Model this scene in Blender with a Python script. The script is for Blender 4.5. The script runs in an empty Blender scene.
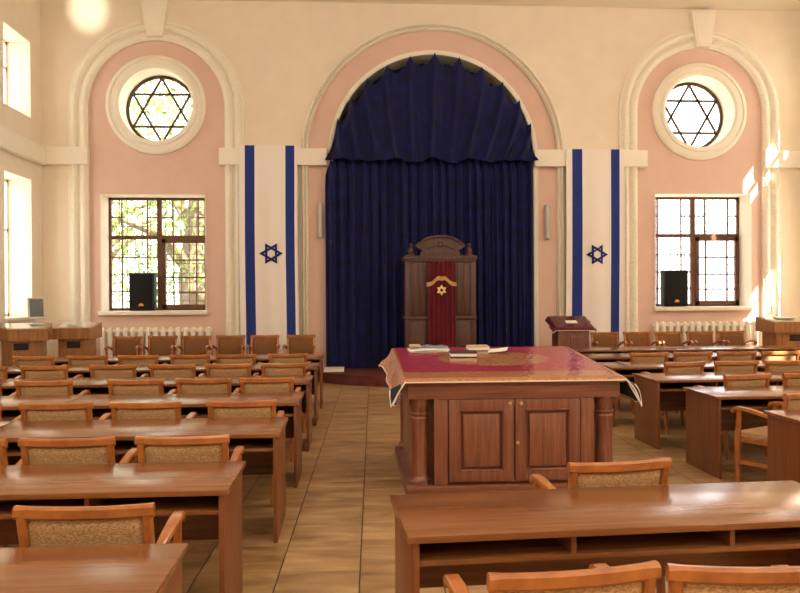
import bpy, bmesh, math, random
from mathutils import Vector, Matrix
rnd = random.Random(7)
PI = math.pi
sc = bpy.context.scene
COL = sc.collection

# ------------------------------------------------------------------ materials
def S(r, g, b):
    f = lambda c: (c / 255 / 12.92) if c / 255 <= .04045 else ((c / 255 + .055) / 1.055) ** 2.4
    return (f(r), f(g), f(b), 1)

class NT:
    def __init__(self, name):
        self.m = bpy.data.materials.new(name); self.m.use_nodes = True
        self.t = self.m.node_tree; self.t.nodes.clear()
        self.out = self.n('ShaderNodeOutputMaterial')
    def n(self, typ, **kw):
        nd = self.t.nodes.new(typ)
        for k, v in kw.items():
            if k.startswith('i_'):
                nd.inputs[k[2:].replace('_', ' ')].default_value = v
            else: setattr(nd, k, v)
        return nd
    def l(self, a, b): self.t.links.new(a, b)
    def math(self, op, a, b=None):
        nd = self.n('ShaderNodeMath', operation=op)
        for i, v in enumerate((a, b)):
            if v is None: continue
            if isinstance(v, (int, float)): nd.inputs[i].default_value = v
            else: self.l(v, nd.inputs[i])
        return nd.outputs[0]
    def coords(self, scale=(1, 1, 1), rot=(0, 0, 0)):
        tc = self.n('ShaderNodeTexCoord'); mp = self.n('ShaderNodeMapping')
        mp.inputs['Scale'].default_value = scale; mp.inputs['Rotation'].default_value = rot
        self.l(tc.outputs['Object'], mp.inputs['Vector']); return mp.outputs['Vector']
    def ramp(self, fac, stops):
        r = self.n('ShaderNodeValToRGB'); e = r.color_ramp.elements
        while len(e) < len(stops): e.new(.5)
        for i, (p, c) in enumerate(stops): e[i].position = p; e[i].color = c
        self.l(fac, r.inputs['Fac']); return r.outputs['Color']
    def mix(self, fac, a, b, blend='MIX'):
        m = self.n('ShaderNodeMix', data_type='RGBA', blend_type=blend)
        for s, v in ((m.inputs[0], fac), (m.inputs[6], a), (m.inputs[7], b)):
            if hasattr(v, 'default_value') and not isinstance(v, (tuple, float, int)): self.l(v, s)
            else: s.default_value = v
        return m.outputs[2]
    def bsdf(self, color, rough=.5, bump=None, bstr=.2, bdist=.01, **kw):
        b = self.n('ShaderNodeBsdfPrincipled')
        if isinstance(color, tuple): b.inputs['Base Color'].default_value = color
        else: self.l(color, b.inputs['Base Color'])
        if isinstance(rough, (int, float)): b.inputs['Roughness'].default_value = rough
        else: self.l(rough, b.inputs['Roughness'])
        for k, v in kw.items(): b.inputs[k.replace('_', ' ')].default_value = v
        if bump is not None:
            bp = self.n('ShaderNodeBump'); bp.inputs['Strength'].default_value = bstr; bp.inputs['Distance'].default_value = bdist
            self.l(bump, bp.inputs['Height']); self.l(bp.outputs['Normal'], b.inputs['Normal'])
        self.l(b.outputs['BSDF'], self.out.inputs['Surface']); return self.m

def plain(name, c, rough=.5, noise=0.0, nscale=8, **kw):
    t = NT(name)
    if noise:
        nz = t.n('ShaderNodeTexNoise'); nz.inputs['Scale'].default_value = nscale; nz.inputs['Detail'].default_value = 4
        t.l(t.coords(), nz.inputs['Vector'])
        lo = tuple(x * (1 - noise) for x in c[:3]) + (1,); hi = tuple(min(1, x * (1 + noise)) for x in c[:3]) + (1,)
        return t.bsdf(t.ramp(nz.outputs['Fac'], [(.3, lo), (.7, hi)]), rough, nz.outputs['Fac'], .08, .004, **kw)
    return t.bsdf(c, rough, **kw)

def wood(name, dark, light, scale=(3, 40, 40), rough=.35, vary=.12, coat=0.0):
    t = NT(name)
    nz = t.n('ShaderNodeTexNoise'); nz.inputs['Scale'].default_value = 1; nz.inputs['Detail'].default_value = 6; nz.inputs['Roughness'].default_value = .62
    oi = t.n('ShaderNodeObjectInfo')
    mv = t.n('ShaderNodeVectorMath', operation='ADD'); t.l(t.coords(scale), mv.inputs[0])
    sm = t.n('ShaderNodeVectorMath', operation='SCALE'); sm.inputs['Scale'].default_value = 30
    cx = t.n('ShaderNodeCombineXYZ'); t.l(oi.outputs['Random'], cx.inputs[0]); t.l(oi.outputs['Random'], cx.inputs[1])
    t.l(cx.outputs[0], sm.inputs[0]); t.l(sm.outputs[0], mv.inputs[1]); t.l(mv.outputs[0], nz.inputs['Vector'])
    c = t.ramp(nz.outputs['Fac'], [(.28, dark), (.72, light)])
    hv = t.n('ShaderNodeHueSaturation'); t.l(c, hv.inputs['Color'])
    t.l(t.math('ADD', t.math('MULTIPLY', oi.outputs['Random'], 2 * vary), 1 - vary), hv.inputs['Value'])
    return t.bsdf(hv.outputs['Color'], rough, nz.outputs['Fac'], .05, .002, Coat_Weight=coat, Coat_Roughness=.15)

M = {}
M['cream'] = plain('cream_plaster', S(235, 222, 201), .85, .03, 3)
M['pink'] = plain('pink_plaster', S(222, 190, 172), .85, .03, 3)
M['ceiling'] = plain('ceiling_paint', S(236, 226, 206), .9)
M['white'] = plain('white_plaster', S(240, 232, 214), .7, .02, 4)
M['whitepaint'] = plain('white_enamel', S(238, 230, 210), .35)
def ornament():
    t = NT('moulded_plaster')
    v = t.coords()
    vo = t.n('ShaderNodeTexVoronoi'); vo.inputs['Scale'].default_value = 17; t.l(v, vo.inputs['Vector'])
    nz = t.n('ShaderNodeTexNoise'); nz.inputs['Scale'].default_value = 34; t.l(v, nz.inputs['Vector'])
    h = t.math('ADD', vo.outputs['Distance'], t.math('MULTIPLY', nz.outputs['Fac'], .6))
    return t.bsdf(S(240, 232, 212), .7, h, .4, .03)
M['ornament'] = ornament()
def tiles():
    t = NT('floor_tiles')
    a = math.radians(1.65); s = .4665
    v = t.coords((1, 1, 1), (0, 0, a))
    sp = t.n('ShaderNodeSeparateXYZ'); t.l(v, sp.inputs[0])
    u = t.math('DIVIDE', t.math('ADD', sp.outputs[0], .0845 + 40 * s), s)
    w = t.math('DIVIDE', t.math('ADD', sp.outputs[1], -4.6 + 40 * s), s)
    fu, fw = t.math('FRACT', u), t.math('FRACT', w)
    du = t.math('MINIMUM', fu, t.math('SUBTRACT', 1.0, fu)); dw = t.math('MINIMUM', fw, t.math('SUBTRACT', 1.0, fw))
    lu, lw = t.math('LESS_THAN', du, .0085), t.math('LESS_THAN', dw, .0055)
    cell = t.n('ShaderNodeCombineXYZ'); t.l(t.math('FLOOR', u), cell.inputs[0]); t.l(t.math('FLOOR', w), cell.inputs[1])
    wn = t.n('ShaderNodeTexWhiteNoise', noise_dimensions='2D'); t.l(cell.outputs[0], wn.inputs['Vector'])
    sm = t.n('ShaderNodeVectorMath', operation='SCALE'); sm.inputs['Scale'].default_value = 9; t.l(wn.outputs['Color'], sm.inputs[0])
    mp = t.n('ShaderNodeMapping'); mp.inputs['Scale'].default_value = (2.2, 7, 1); t.l(v, mp.inputs['Vector'])
    ad = t.n('ShaderNodeVectorMath', operation='ADD'); t.l(mp.outputs[0], ad.inputs[0]); t.l(sm.outputs[0], ad.inputs[1])
    nz = t.n('ShaderNodeTexNoise'); nz.inputs['Scale'].default_value = 1.0; nz.inputs['Detail'].default_value = 5; nz.inputs['Distortion'].default_value = .6
    t.l(ad.outputs[0], nz.inputs['Vector'])
    c = t.ramp(nz.outputs['Fac'], [(.25, S(126, 94, 60)), (.5, S(166, 132, 90)), (.8, S(200, 168, 122))])
    hv = t.n('ShaderNodeHueSaturation'); t.l(c, hv.inputs['Color']); t.l(t.math('ADD', t.math('MULTIPLY', wn.outputs['Value'], .16), .92), hv.inputs['Value'])
    c = t.mix(t.math('MULTIPLY', lw, .75), hv.outputs['Color'], S(108, 80, 52)); c = t.mix(lu, c, S(62, 44, 30))
    ro = t.math('ADD', .28, t.math('MULTIPLY', nz.outputs['Fac'], .15))
    return t.bsdf(c, ro)
M['tiles'] = tiles()
M['desk'] = wood('desk_laminate', S(106, 62, 32), S(144, 92, 52), (1.6, 26, 26), .2, .06)
M['deskv'] = wood('desk_laminate_upright', S(102, 56, 30), S(136, 80, 46), (26, 26, 1.6), .35, .06)
M['edge'] = plain('desk_edge', S(158, 98, 62), .4)
M['chair'] = wood('chair_beech', S(142, 80, 32), S(186, 116, 56), (12, 12, 12), .3, .08, .3)
def fabric(name, a, b, sc_=90):
    t = NT(name); v = t.coords((1, 1, 2.2))
    nz = t.n('ShaderNodeTexNoise'); nz.inputs['Scale'].default_value = sc_; nz.inputs['Detail'].default_value = 3; t.l(v, nz.inputs['Vector'])
    return t.bsdf(t.ramp(nz.outputs['Fac'], [(.35, a), (.65, b)]), .95, nz.outputs['Fac'], .4, .004)
M['fabric'] = fabric('beige_tweed', S(146, 108, 68), S(196, 158, 112))
M['shadedfabric'] = fabric('shaded_tweed', S(106, 68, 36), S(146, 100, 58))  # darkened copy of the tweed: shade on the wall chairs put into the colour
M['bimah'] = wood('bimah_oak', S(96, 52, 36), S(144, 90, 66), (40, 40, 2.5), .35, .03, .25)
M['bimahh'] = wood('bimah_oak_horizontal', S(96, 52, 36), S(144, 90, 66), (2.5, 40, 40), .35, .03, .25)
M['ark'] = wood('ark_walnut', S(58, 30, 20), S(94, 54, 38), (26, 26, 2), .45, .03)
M['lectern'] = wood('lectern_laminate', S(126, 78, 42), S(178, 126, 76), (26, 26, 2), .35, .03)
M['lecterndark'] = plain('slot_dark', S(36, 24, 18), .7)
M['stand'] = wood('stand_wood', S(92, 46, 26), S(134, 76, 44), (26, 26, 2), .35, .03)
M['brass'] = plain('brass', S(214, 186, 120), .3, Metallic=.8)
M['navyvelvet'] = None
def velvet(name, a, b, sheen, rough=.9):
    t = NT(name); v = t.coords()
    nz = t.n('ShaderNodeTexNoise'); nz.inputs['Scale'].default_value = 5; nz.inputs['Detail'].default_value = 5; t.l(v, nz.inputs['Vector'])
    return t.bsdf(t.ramp(nz.outputs['Fac'], [(.3, a), (.7, b)]), rough, Sheen_Weight=sheen, Sheen_Roughness=.4, Sheen_Tint=b)
M['navyvelvet'] = velvet('navy_velvet', S(4, 8, 48), S(9, 18, 86), .02)
M['redvelvet'] = velvet('crimson_velvet', S(80, 4, 18), S(110, 10, 28), .1)
M['goldstar'] = plain('gold_star_metal', S(232, 200, 128), .4)
M['gold'] = plain('gold_braid', S(182, 144, 74), .45, .35, 40)
M['flagwhite'] = plain('flag_white_cloth', S(240, 230, 220), .9)
M['flagblue'] = plain('flag_blue_cloth', S(30, 52, 128), .9)
M['starblue'] = plain('star_blue_cloth', S(24, 34, 104), .9)
M['winbrown'] = wood('window_brown', S(84, 50, 30), S(112, 70, 44), (20, 20, 20), .5, .02)
M['iron'] = plain('grille_iron', S(70, 66, 56), .6)
M['bronze'] = plain('bronze_bar', S(74, 54, 34), .5)
M['black'] = plain('black_speaker', S(14, 11, 10), .7)
M['mesh'] = plain('speaker_grille_cloth', S(12, 10, 9), .9, .3, 120)
M['logo'] = plain('logo_orange', S(232, 150, 50), .5)
M['carpet'] = velvet('dais_red_carpet', S(74, 22, 12), S(100, 36, 20), .1, .8)
M['slab'] = plain('white_stone', S(232, 222, 204), .5, .03, 6)
M['frost'] = plain('frosted_glass', S(206, 202, 186), .35, Transmission_Weight=.2)
M['navycloth'] = plain('navy_lining', S(26, 26, 40), .8)
M['piping'] = plain('white_piping', S(226, 214, 200), .6)
M['paper'] = plain('paper', S(240, 234, 222), .8)
M['bookdark'] = plain('dark_book_cover', S(62, 32, 34), .6)
M['booktan'] = plain('tan_book_cover', S(188, 160, 124), .7)
M['bluegrey'] = plain('blue_grey_cloth', S(112, 122, 136), .9, .4, 60)
M['screen'] = plain('monitor_screen', S(96, 102, 104), .25)
M['plastic'] = plain('grey_plastic', S(206, 204, 196), .4)
M['bark'] = plain('bark', S(96, 82, 64), .9, .3, 6)
M['leaf'] = plain('leaf_green', S(112, 140, 58), .7, .3, 3)
M['ground'] = plain('courtyard_ground', S(206, 198, 180), .95, .1, 2)
M['glasstop'] = plain('glass_top', S(196, 186, 168), .08)
def glass():
    t = NT('window_glass')
    tr = t.n('ShaderNodeBsdfTransparent'); gl = t.n('ShaderNodeBsdfGlossy'); gl.inputs['Roughness'].default_value = .02
    mx = t.n('ShaderNodeMixShader'); mx.inputs[0].default_value = .05
    t.l(tr.outputs[0], mx.inputs[1]); t.l(gl.outputs[0], mx.inputs[2]); t.l(mx.outputs[0], t.out.inputs['Surface']); return t.m
M['glass'] = glass()
def film():
    t = NT('clear_plastic_film')
    v = t.coords(); nz = t.n('ShaderNodeTexNoise'); nz.inputs['Scale'].default_value = 7; nz.inputs['Detail'].default_value = 3; nz.inputs['Distortion'].default_value = 1.2
    t.l(v, nz.inputs['Vector'])
    bp = t.n('ShaderNodeBump'); bp.inputs['Strength'].default_value = .3; bp.inputs['Distance'].default_value = .02; t.l(nz.outputs['Fac'], bp.inputs['Height'])
    tr = t.n('ShaderNodeBsdfTransparent'); gl = t.n('ShaderNodeBsdfGlossy'); gl.inputs['Roughness'].default_value = .12
    t.l(bp.outputs[0], gl.inputs['Normal'])
    fr = t.n('ShaderNodeFresnel'); fr.inputs['IOR'].default_value = 1.5; t.l(bp.outputs[0], fr.inputs['Normal'])
    mx = t.n('ShaderNodeMixShader'); t.l(t.math('MINIMUM', t.math('MULTIPLY', fr.outputs[0], 1.0), .42), mx.inputs[0])
    t.l(tr.outputs[0], mx.inputs[1]); t.l(gl.outputs[0], mx.inputs[2]); t.l(mx.outputs[0], t.out.inputs['Surface']); return t.m
M['film'] = film()
def brocade():
    t = NT('maroon_brocade')
    v = t.coords(); sp = t.n('ShaderNodeSeparateXYZ'); t.l(v, sp.inputs[0])
    vo = t.n('ShaderNodeTexVoronoi'); vo.inputs['Scale'].default_value = 55; t.l(v, vo.inputs['Vector'])
    nz = t.n('ShaderNodeTexNoise'); nz.inputs['Scale'].default_value = 38; nz.inputs['Detail'].default_value = 3; t.l(v, nz.inputs['Vector'])
    pat = t.math('GREATER_THAN', t.math('ADD', vo.outputs['Distance'], t.math('MULTIPLY', nz.outputs['Fac'], .6)), .74)
    gold = t.mix(nz.outputs['Fac'], S(170, 112, 58), S(220, 170, 100))
    red = t.mix(nz.outputs['Fac'], S(186, 78, 72), S(208, 104, 88))
    band = t.mix(pat, red, gold)
    n2 = t.n('ShaderNodeTexNoise'); n2.inputs['Scale'].default_value = 2; t.l(v, n2.inputs['Vector'])
    field = t.mix(n2.outputs['Fac'], S(172, 26, 76), S(200, 44, 92))
    # local y: 0 at the near edge; a wide woven border runs along it and up the sides, a gold medallion sits in the middle
    edge = t.math('LESS_THAN', sp.outputs[1], .30)
    side = t.math('GREATER_THAN', t.math('ABSOLUTE', sp.outputs[0]), .86)
    ex = t.math('DIVIDE', sp.outputs[0], .52); ey = t.math('DIVIDE', t.math('SUBTRACT', sp.outputs[1], .98), .40)
    r2 = t.math('ADD', t.math('MULTIPLY', ex, ex), t.math('MULTIPLY', ey, ey))
    med = t.math('MULTIPLY', t.math('LESS_THAN', r2, t.math('ADD', .55, t.math('MULTIPLY', nz.outputs['Fac'], .8))), t.math('GREATER_THAN', nz.outputs['Fac'], .44))
    c = t.mix(med, field, gold)
    c = t.mix(t.math('MAXIMUM', edge, side), c, band)
    return t.bsdf(c, .75, nz.outputs['Fac'], .2, .004)
M['brocade'] = brocade()

# ------------------------------------------------------------------ mesh helpers
class MB:
    def __init__(self): self.bm = bmesh.new()
    def box(self, x0, x1, y0, y1, z0, z1, bev=0.0, mi=0, mat=None):
        t = bmesh.new(); bmesh.ops.create_cube(t, size=1)
        for v in t.verts: v.co = Vector(((x0 + x1) / 2 + v.co.x * (x1 - x0), (y0 + y1) / 2 + v.co.y * (y1 - y0), (z0 + z1) / 2 + v.co.z * (z1 - z0)))
        if bev: bmesh.ops.bevel(t, geom=list(t.edges), offset=bev, segments=2, profile=.6, affect='EDGES')
        return self._add(t, mi, mat)
    def _add(self, t, mi=0, mat=None):
        if mat is not None: bmesh.ops.transform(t, matrix=mat, verts=list(t.verts))
        for f in t.faces: f.material_index = mi
        me = bpy.data.meshes.new('tmp'); t.to_mesh(me); t.free(); self.bm.from_mesh(me); bpy.data.meshes.remove(me); return self
    def cyl(self, x, y, z0, z1, r, n=20, mi=0): return self.lathe([(0, z0), (r, z0), (r, z1), (0, z1)], x, y, n, mi)
    def lathe(self, prof, x=0, y=0, n=24, mi=0, mat=None):
        t = bmesh.new(); rings = []
        for r, z in prof:
            if r < 1e-5: rings.append([t.verts.new((x, y, z))])
            else: rings.append([t.verts.new((x + r * math.cos(2 * PI * i / n), y + r * math.sin(2 * PI * i / n), z)) for i in range(n)])
        for a, b in zip(rings, rings[1:]):
            for i in range(n):
                j = (i + 1) % n
                if len(a) == 1 and len(b) == 1: continue
                if len(a) == 1: t.faces.new((a[0], b[i], b[j]))
                elif len(b) == 1: t.faces.new((a[i], a[j], b[0]))
                else: t.faces.new((a[i], a[j], b[j], b[i]))
        bmesh.ops.recalc_face_normals(t, faces=list(t.faces)); return self._add(t, mi, mat)
    def sweep(self, pts, w, h, up=(0, 0, 1), closed=False, round_=.35, mi=0, sizes=None):
        """a rounded rectangular bar along a path: w sideways, h along 'up'"""
        t = bmesh.new(); P = [Vector(p) for p in pts]; up = Vector(up); n = len(P); rings = []
        for i, p in enumerate(P):
            if closed: d = P[(i + 1) % n] - P[i - 1]
            else: d = P[min(i + 1, n - 1)] - P[max(i - 1, 0)]
            d.normalize(); s = d.cross(up)
            if s.length < 1e-4: s = d.cross(Vector((0, 1, 0)))
            s.normalize(); u = s.cross(d).normalized()
            ww, hh = (w / 2, h / 2) if sizes is None else (sizes[i][0] / 2, sizes[i][1] / 2)
            k = min(ww, hh) * round_
            sec = [(ww - k, -hh), (ww, -hh + k), (ww, hh - k), (ww - k, hh), (-ww + k, hh), (-ww, hh - k), (-ww, -hh + k), (-ww + k, -hh)]
            rings.append([t.verts.new(p + s * a + u * b) for a, b in sec])
        m = len(rings[0])
        for i in range(n if closed else n - 1):
            a, b = rings[i], rings[(i + 1) % n]
            for j in range(m): t.faces.new((a[j], a[(j + 1) % m], b[(j + 1) % m], b[j]))
        if not closed: t.faces.new(rings[0][::-1]); t.faces.new(rings[-1])
        bmesh.ops.recalc_face_normals(t, faces=list(t.faces)); return self._add(t, mi)
    def prism(self, outer, holes, d0, d1, axis='Y', mi=0):
        """flat outline with holes given in the wall's own two coordinates, extruded from d0 to d1 along axis"""
        t = bmesh.new(); edges = []
        for loop in [outer] + list(holes):
            vs = []
            for a, b in loop: vs.append(t.verts.new({'Y': (a, d0, b), 'X': (d0, a, b), 'Z': (a, b, d0)}[axis]))
            for i in range(len(vs)): edges.append(t.edges.new((vs[i], vs[(i + 1) % len(vs)])))
        bmesh.ops.triangle_fill(t, use_beauty=True, use_dissolve=False, edges=edges)
        r = bmesh.ops.extrude_face_region(t, geom=list(t.faces))
        vec = {'Y': Vector((0, d1 - d0, 0)), 'X': Vector((d1 - d0, 0, 0)), 'Z': Vector((0, 0, d1 - d0))}[axis]
        bmesh.ops.translate(t, vec=vec, verts=[g for g in r['geom'] if isinstance(g, bmesh.types.BMVert)])
        bmesh.ops.recalc_face_normals(t, faces=list(t.faces)); return self._add(t, mi)
    def grid(self, fn, nu, nv, mi=None, closed_u=False):
        t = bmesh.new(); V = [[t.verts.new(fn(i / nu, j / nv)) for j in range(nv + 1)] for i in range(nu + 1)]
        for i in range(nu):
            for j in range(nv):
                f = t.faces.new((V[i][j], V[i + 1][j], V[i + 1][j + 1], V[i][j + 1]))
                if mi: f.material_index = mi((i + .5) / nu, (j + .5) / nv)
        me = bpy.data.meshes.new('tmp'); t.to_mesh(me); t.free(); self.bm.from_mesh(me); bpy.data.meshes.remove(me); return self
    def build(self, name, mat, parent=None, loc=(0, 0, 0), smooth=True, angle=35):
        me = bpy.data.meshes.new(name); self.bm.to_mesh(me); self.bm.free()
        o = bpy.data.objects.new(name, me); COL.objects.link(o)
        for m in (mat if isinstance(mat, (list, tuple)) else [mat]): me.materials.append(M[m])
        o.location = loc
        if parent: o.parent = parent
        if smooth:
            for p in me.polygons: p.use_smooth = True
            bpy_edges(me, angle)
        return o

def bpy_edges(me, angle):
    bm = bmesh.new(); bm.from_mesh(me); lim = math.radians(angle)
    for e in bm.edges: e.smooth = not (len(e.link_faces) != 2 or e.calc_face_angle(0) > lim)
    bm.to_mesh(me); bm.free()

def tag(o, label, cat, group=None, kind=None):
    if label: o['label'] = label
    if cat: o['category'] = cat
    if group: o['group'] = group
    if kind: o['kind'] = kind
    return o
def empty(name, loc=(0, 0, 0), rz=0):
    o = bpy.data.objects.new(name, None); COL.objects.link(o); o.location = loc; o.rotation_euler = (0, 0, rz); o.empty_display_size = .1; return o
KIDS = {}
def copy_tree(o, parent=None, kids=None):
    c = o.copy(); COL.objects.link(c)
    if parent: c.parent = parent
    for ch in [q for q in ALL if q.parent == o]: copy_tree(ch, c)
    return c
ALL = []
def snapshot():
    global ALL; ALL = [o for o in COL.objects]
def struct(o): o['kind'] = 'structure'; return o
def circ(cx, cz, r, n=64, a0=0, a1=2 * PI, end=False):
    m = n if not end else n + 1
    return [(cx + r * math.cos(a0 + (a1 - a0) * i / n), cz + r * math.sin(a0 + (a1 - a0) * i / n)) for i in range(m)]
def rect(a0, a1, b0, b1): return [(a0, b0), (a1, b0), (a1, b1), (a0, b1)]
def arch_path(cx, zc, r, z0, n=48):
    return [(cx + r, z0)] + circ(cx, zc, r, n, 0, PI, True) + [(cx - r, z0)]

# ------------------------------------------------------------------ the room
XL, XR, YB, YF, H = -5.746, 9.0, 15.2, -4.0, 7.17
YO = YB + .5
LA = dict(c=(-3.622, 5.125), r0=1.266, r1=1.635)
RA = dict(c=(6.894, 5.12), r0=1.266, r1=1.625)
CA = dict(c=(1.62, 4.25), r0=2.41, r1=2.55)
NR0, NR1 = 1.945, 2.03
LW, RW = (-4.685, -2.730, 1.29, 3.50), (5.985, 7.945, 1.30, 3.535)
LRD, RRD = (-3.64, 5.183, .68), (6.89, 5.147, .70)

struct(MB().box(XL - .6, XR + .6, YF - .5, YO + .2, -.2, 0).build('floor', 'tiles', smooth=False))
struct(MB().box(XL - .6, XR + .6, YF - .5, YO + .2, H, H + .25).build('ceiling', 'ceiling', smooth=False))
mid = lambda A: (A['r0'] + A['r1']) / 2
out = [(XL - .6, 0)]
for A in (LA, CA, RA): out += arch_path(A['c'][0], A['c'][1], mid(A), 0)[::-1]
out += [(XR + .6, 0), (XR + .6, H), (XL - .6, H)]
struct(MB().prism(out, [], YB, YO).build('wall_back', 'cream', smooth=False))
struct(MB().prism(arch_path(*LA['c'], mid(LA) - .002, 0), [rect(*LW), circ(LRD[0], LRD[1], LRD[2] + .012)], YB + .02, YO).build('wall_back_left_bay', 'pink', smooth=False))
struct(MB().prism(arch_path(*RA['c'], mid(RA) - .002, 0), [rect(*RW), circ(RRD[0], RRD[1], RRD[2] + .012)], YB + .02, YO).build('wall_back_right_bay', 'pink', smooth=False))
struct(MB().prism(arch_path(*CA['c'], mid(CA) - .002, 0) + arch_path(*CA['c'], NR1 - .01, 0)[::-1], [], YB + .02, YO + .4).build('wall_back_centre_bay', 'pink', smooth=False))
struct(MB().box(-.6, 3.9, YO + .4, YO + .5, -.1, 6.4).build('wall_niche', 'cream', smooth=False))
SIDE = [(y - .56, y + .56) for y in (14.125, 10.4, 6.7, 3.0, -.7)]
ZW = [(1.22, 3.69), (4.81, 6.17)]
holes = [rect(a, b, z0, z1) for a, b in SIDE for z0, z1 in ZW]
struct(MB().prism(rect(YF - .5, YB, 0, H), holes, XL, XL - .5, 'X').build('wall_left', 'cream', smooth=False))
struct(MB().prism(rect(YF - .5, YB, 0, H), holes, XR, XR + .5, 'X').build('wall_right', 'cream', smooth=False))
struct(MB().box(XL, XR, YF - .5, YF, 0, H).build('wall_front', 'cream', smooth=False))

def moulding(A, z0, prof, name, mat, n=64):
    """plaster profile (radial offset, projection) run up, round the arch and down"""
    cx, zc = A; pathn = [(Vector((1, 0)), Vector((cx, z0)))] if z0 is not None else []
    for i in range(n + 1):
        a = PI * i / n; pathn.append((Vector((math.cos(a), math.sin(a))), Vector((cx, zc))))
    if z0 is not None: pathn.append((Vector((-1, 0)), Vector((cx, z0))))
    b = MB(); t = b.bm; rings = [[t.verts.new((c.x + d.x * r, YB - y, c.y + d.y * r)) for r, y in prof] for d, c in pathn]
    for p, q in zip(rings, rings[1:]):
        for j in range(len(prof) - 1): t.faces.new((p[j], p[j + 1], q[j + 1], q[j]))
    bmesh.ops.recalc_face_normals(t, faces=list(t.faces))
    return struct(b.build(name, mat, angle=50))
def mprof(r0, r1):
    w = r1 - r0; P = [(r0, -.03), (r0, .05)]
    for i in range(9): P.append((r0 + w * (.02 + .38 * i / 8), .05 + .045 * math.sin(PI * i / 8)))
    P += [(r0 + w * .43, .03), (r0 + w * .49, .03)]
    for i in range(9): P.append((r0 + w * (.5 + .38 * i / 8), .055 + .06 * math.sin(PI * i / 8)))
    return P + [(r0 + w * .9, .04), (r1, .04), (r1, -.01)]
moulding(LA['c'], 0, mprof(LA['r0'], LA['r1']), 'trim_1', 'ornament')
moulding(RA['c'], 0, mprof(RA['r0'], RA['r1']), 'trim_2', 'ornament')
moulding(CA['c'], 0, mprof(CA['r0'], CA['r1']), 'trim_3', 'ornament')
moulding(CA['c'], 0, [(NR0, -.9), (NR0, .03), (NR0 + .03, .045), (NR1, .04), (NR1, -.05)], 'trim_4', 'white')
# string course with its returns
for k, (a, b) in enumerate([(XL, -4.868), (-2.455, -.43), (3.566, 5.793), (8.166, XR)]):
    m = MB().box(a, b, YB - .15, YB, 4.04, 4.36, .008)
    struct(m.build('trim_%d' % (5 + k), 'white'))
struct(MB().box(XL, XL + .13, YF, YB - .15, 4.02, 4.35, .008).build('trim_9', 'white'))
struct(MB().box(XR - .13, XR, YF, YB - .15, 4.02, 4.35, .008).build('trim_10', 'white'))
for k, (cx, zb) in enumerate([(-3.625, 6.43), (6.915, 6.385)]):
    m = MB().prism([(cx - .14, zb), (cx + .14, zb), (cx + .25, 7.09), (cx - .25, 7.09)], [], YB - .17, YB)
    m.prism([(cx - .10, zb + .05), (cx + .10, zb + .05), (cx + .20, 7.04), (cx - .20, 7.04)], [], YB - .185, YB - .16)
    struct(m.build('trim_%d' % (11 + k), 'white', smooth=False))
# round window surrounds and reveals
for k, (cx, cz, r) in enumerate((LRD, RRD)):
    prof = [(r, YO), (r, YB - .05), (r + .04, YB - .09), (r + .09, YB - .09), (r + .10, YB - .06), (r + .17, YB - .045), (r + .18, YB - .07), (r + .225, YB - .06), (r + .255, YB - .03), (r + .255, YB + .03)]
    b = MB(); t = b.bm; n = 72
    R = [[t.verts.new((cx + q * math.cos(2 * PI * i / n), y, cz + q * math.sin(2 * PI * i / n))) for q, y in prof] for i in range(n)]
    for i in range(n):
        for j in range(len(prof) - 1): t.faces.new((R[i][j], R[i][j + 1], R[(i + 1) % n][j + 1], R[(i + 1) % n][j]))
    bmesh.ops.recalc_face_normals(t, faces=list(t.faces))
    struct(b.build('trim_%d' % (13 + k), 'white'))
# white reveals and sills of the square windows
for k, (a, b, z0, z1) in enumerate((LW, RW)):
    m = MB().box(a - .0, a + .012, YB - .004, YO, z0, z1).box(b - .012, b, YB - .004, YO, z0, z1).box(a, b, YB - .004, YO, z1 - .012, z1)
    struct(m.build('trim_%d' % (15 + k), 'white', smooth=False))
    struct(MB().box(a - .03, b + .03, YB - .10, YO, z0 - .07, z0 + .004, .006).build('trim_%d' % (17 + k), 'whitepaint'))
struct(MB().prism(rect(XL - .5, XR + .5, 0, H), [rect(-5, 8.6, -.1 + .2, 6.9)], YF - .52, YF - .5).build('trim_19', 'cream', smooth=False))
for k, (y0, y1) in enumerate(SIDE[:2]):
    struct(MB().box(XL - .5, XL + .06, y0 - .03, y1 + .03, 1.17, 1.224, .006).build('trim_%d' % (20 + k), 'whitepaint'))
struct(MB().box(XL, XL + .02, YF, YB, 0, .1).build('baseboard_left', 'deskv', smooth=False))
struct(MB().box(XR - .02, XR, YF, YB, 0, .1).build('baseboard_right', 'deskv', smooth=False))

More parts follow.
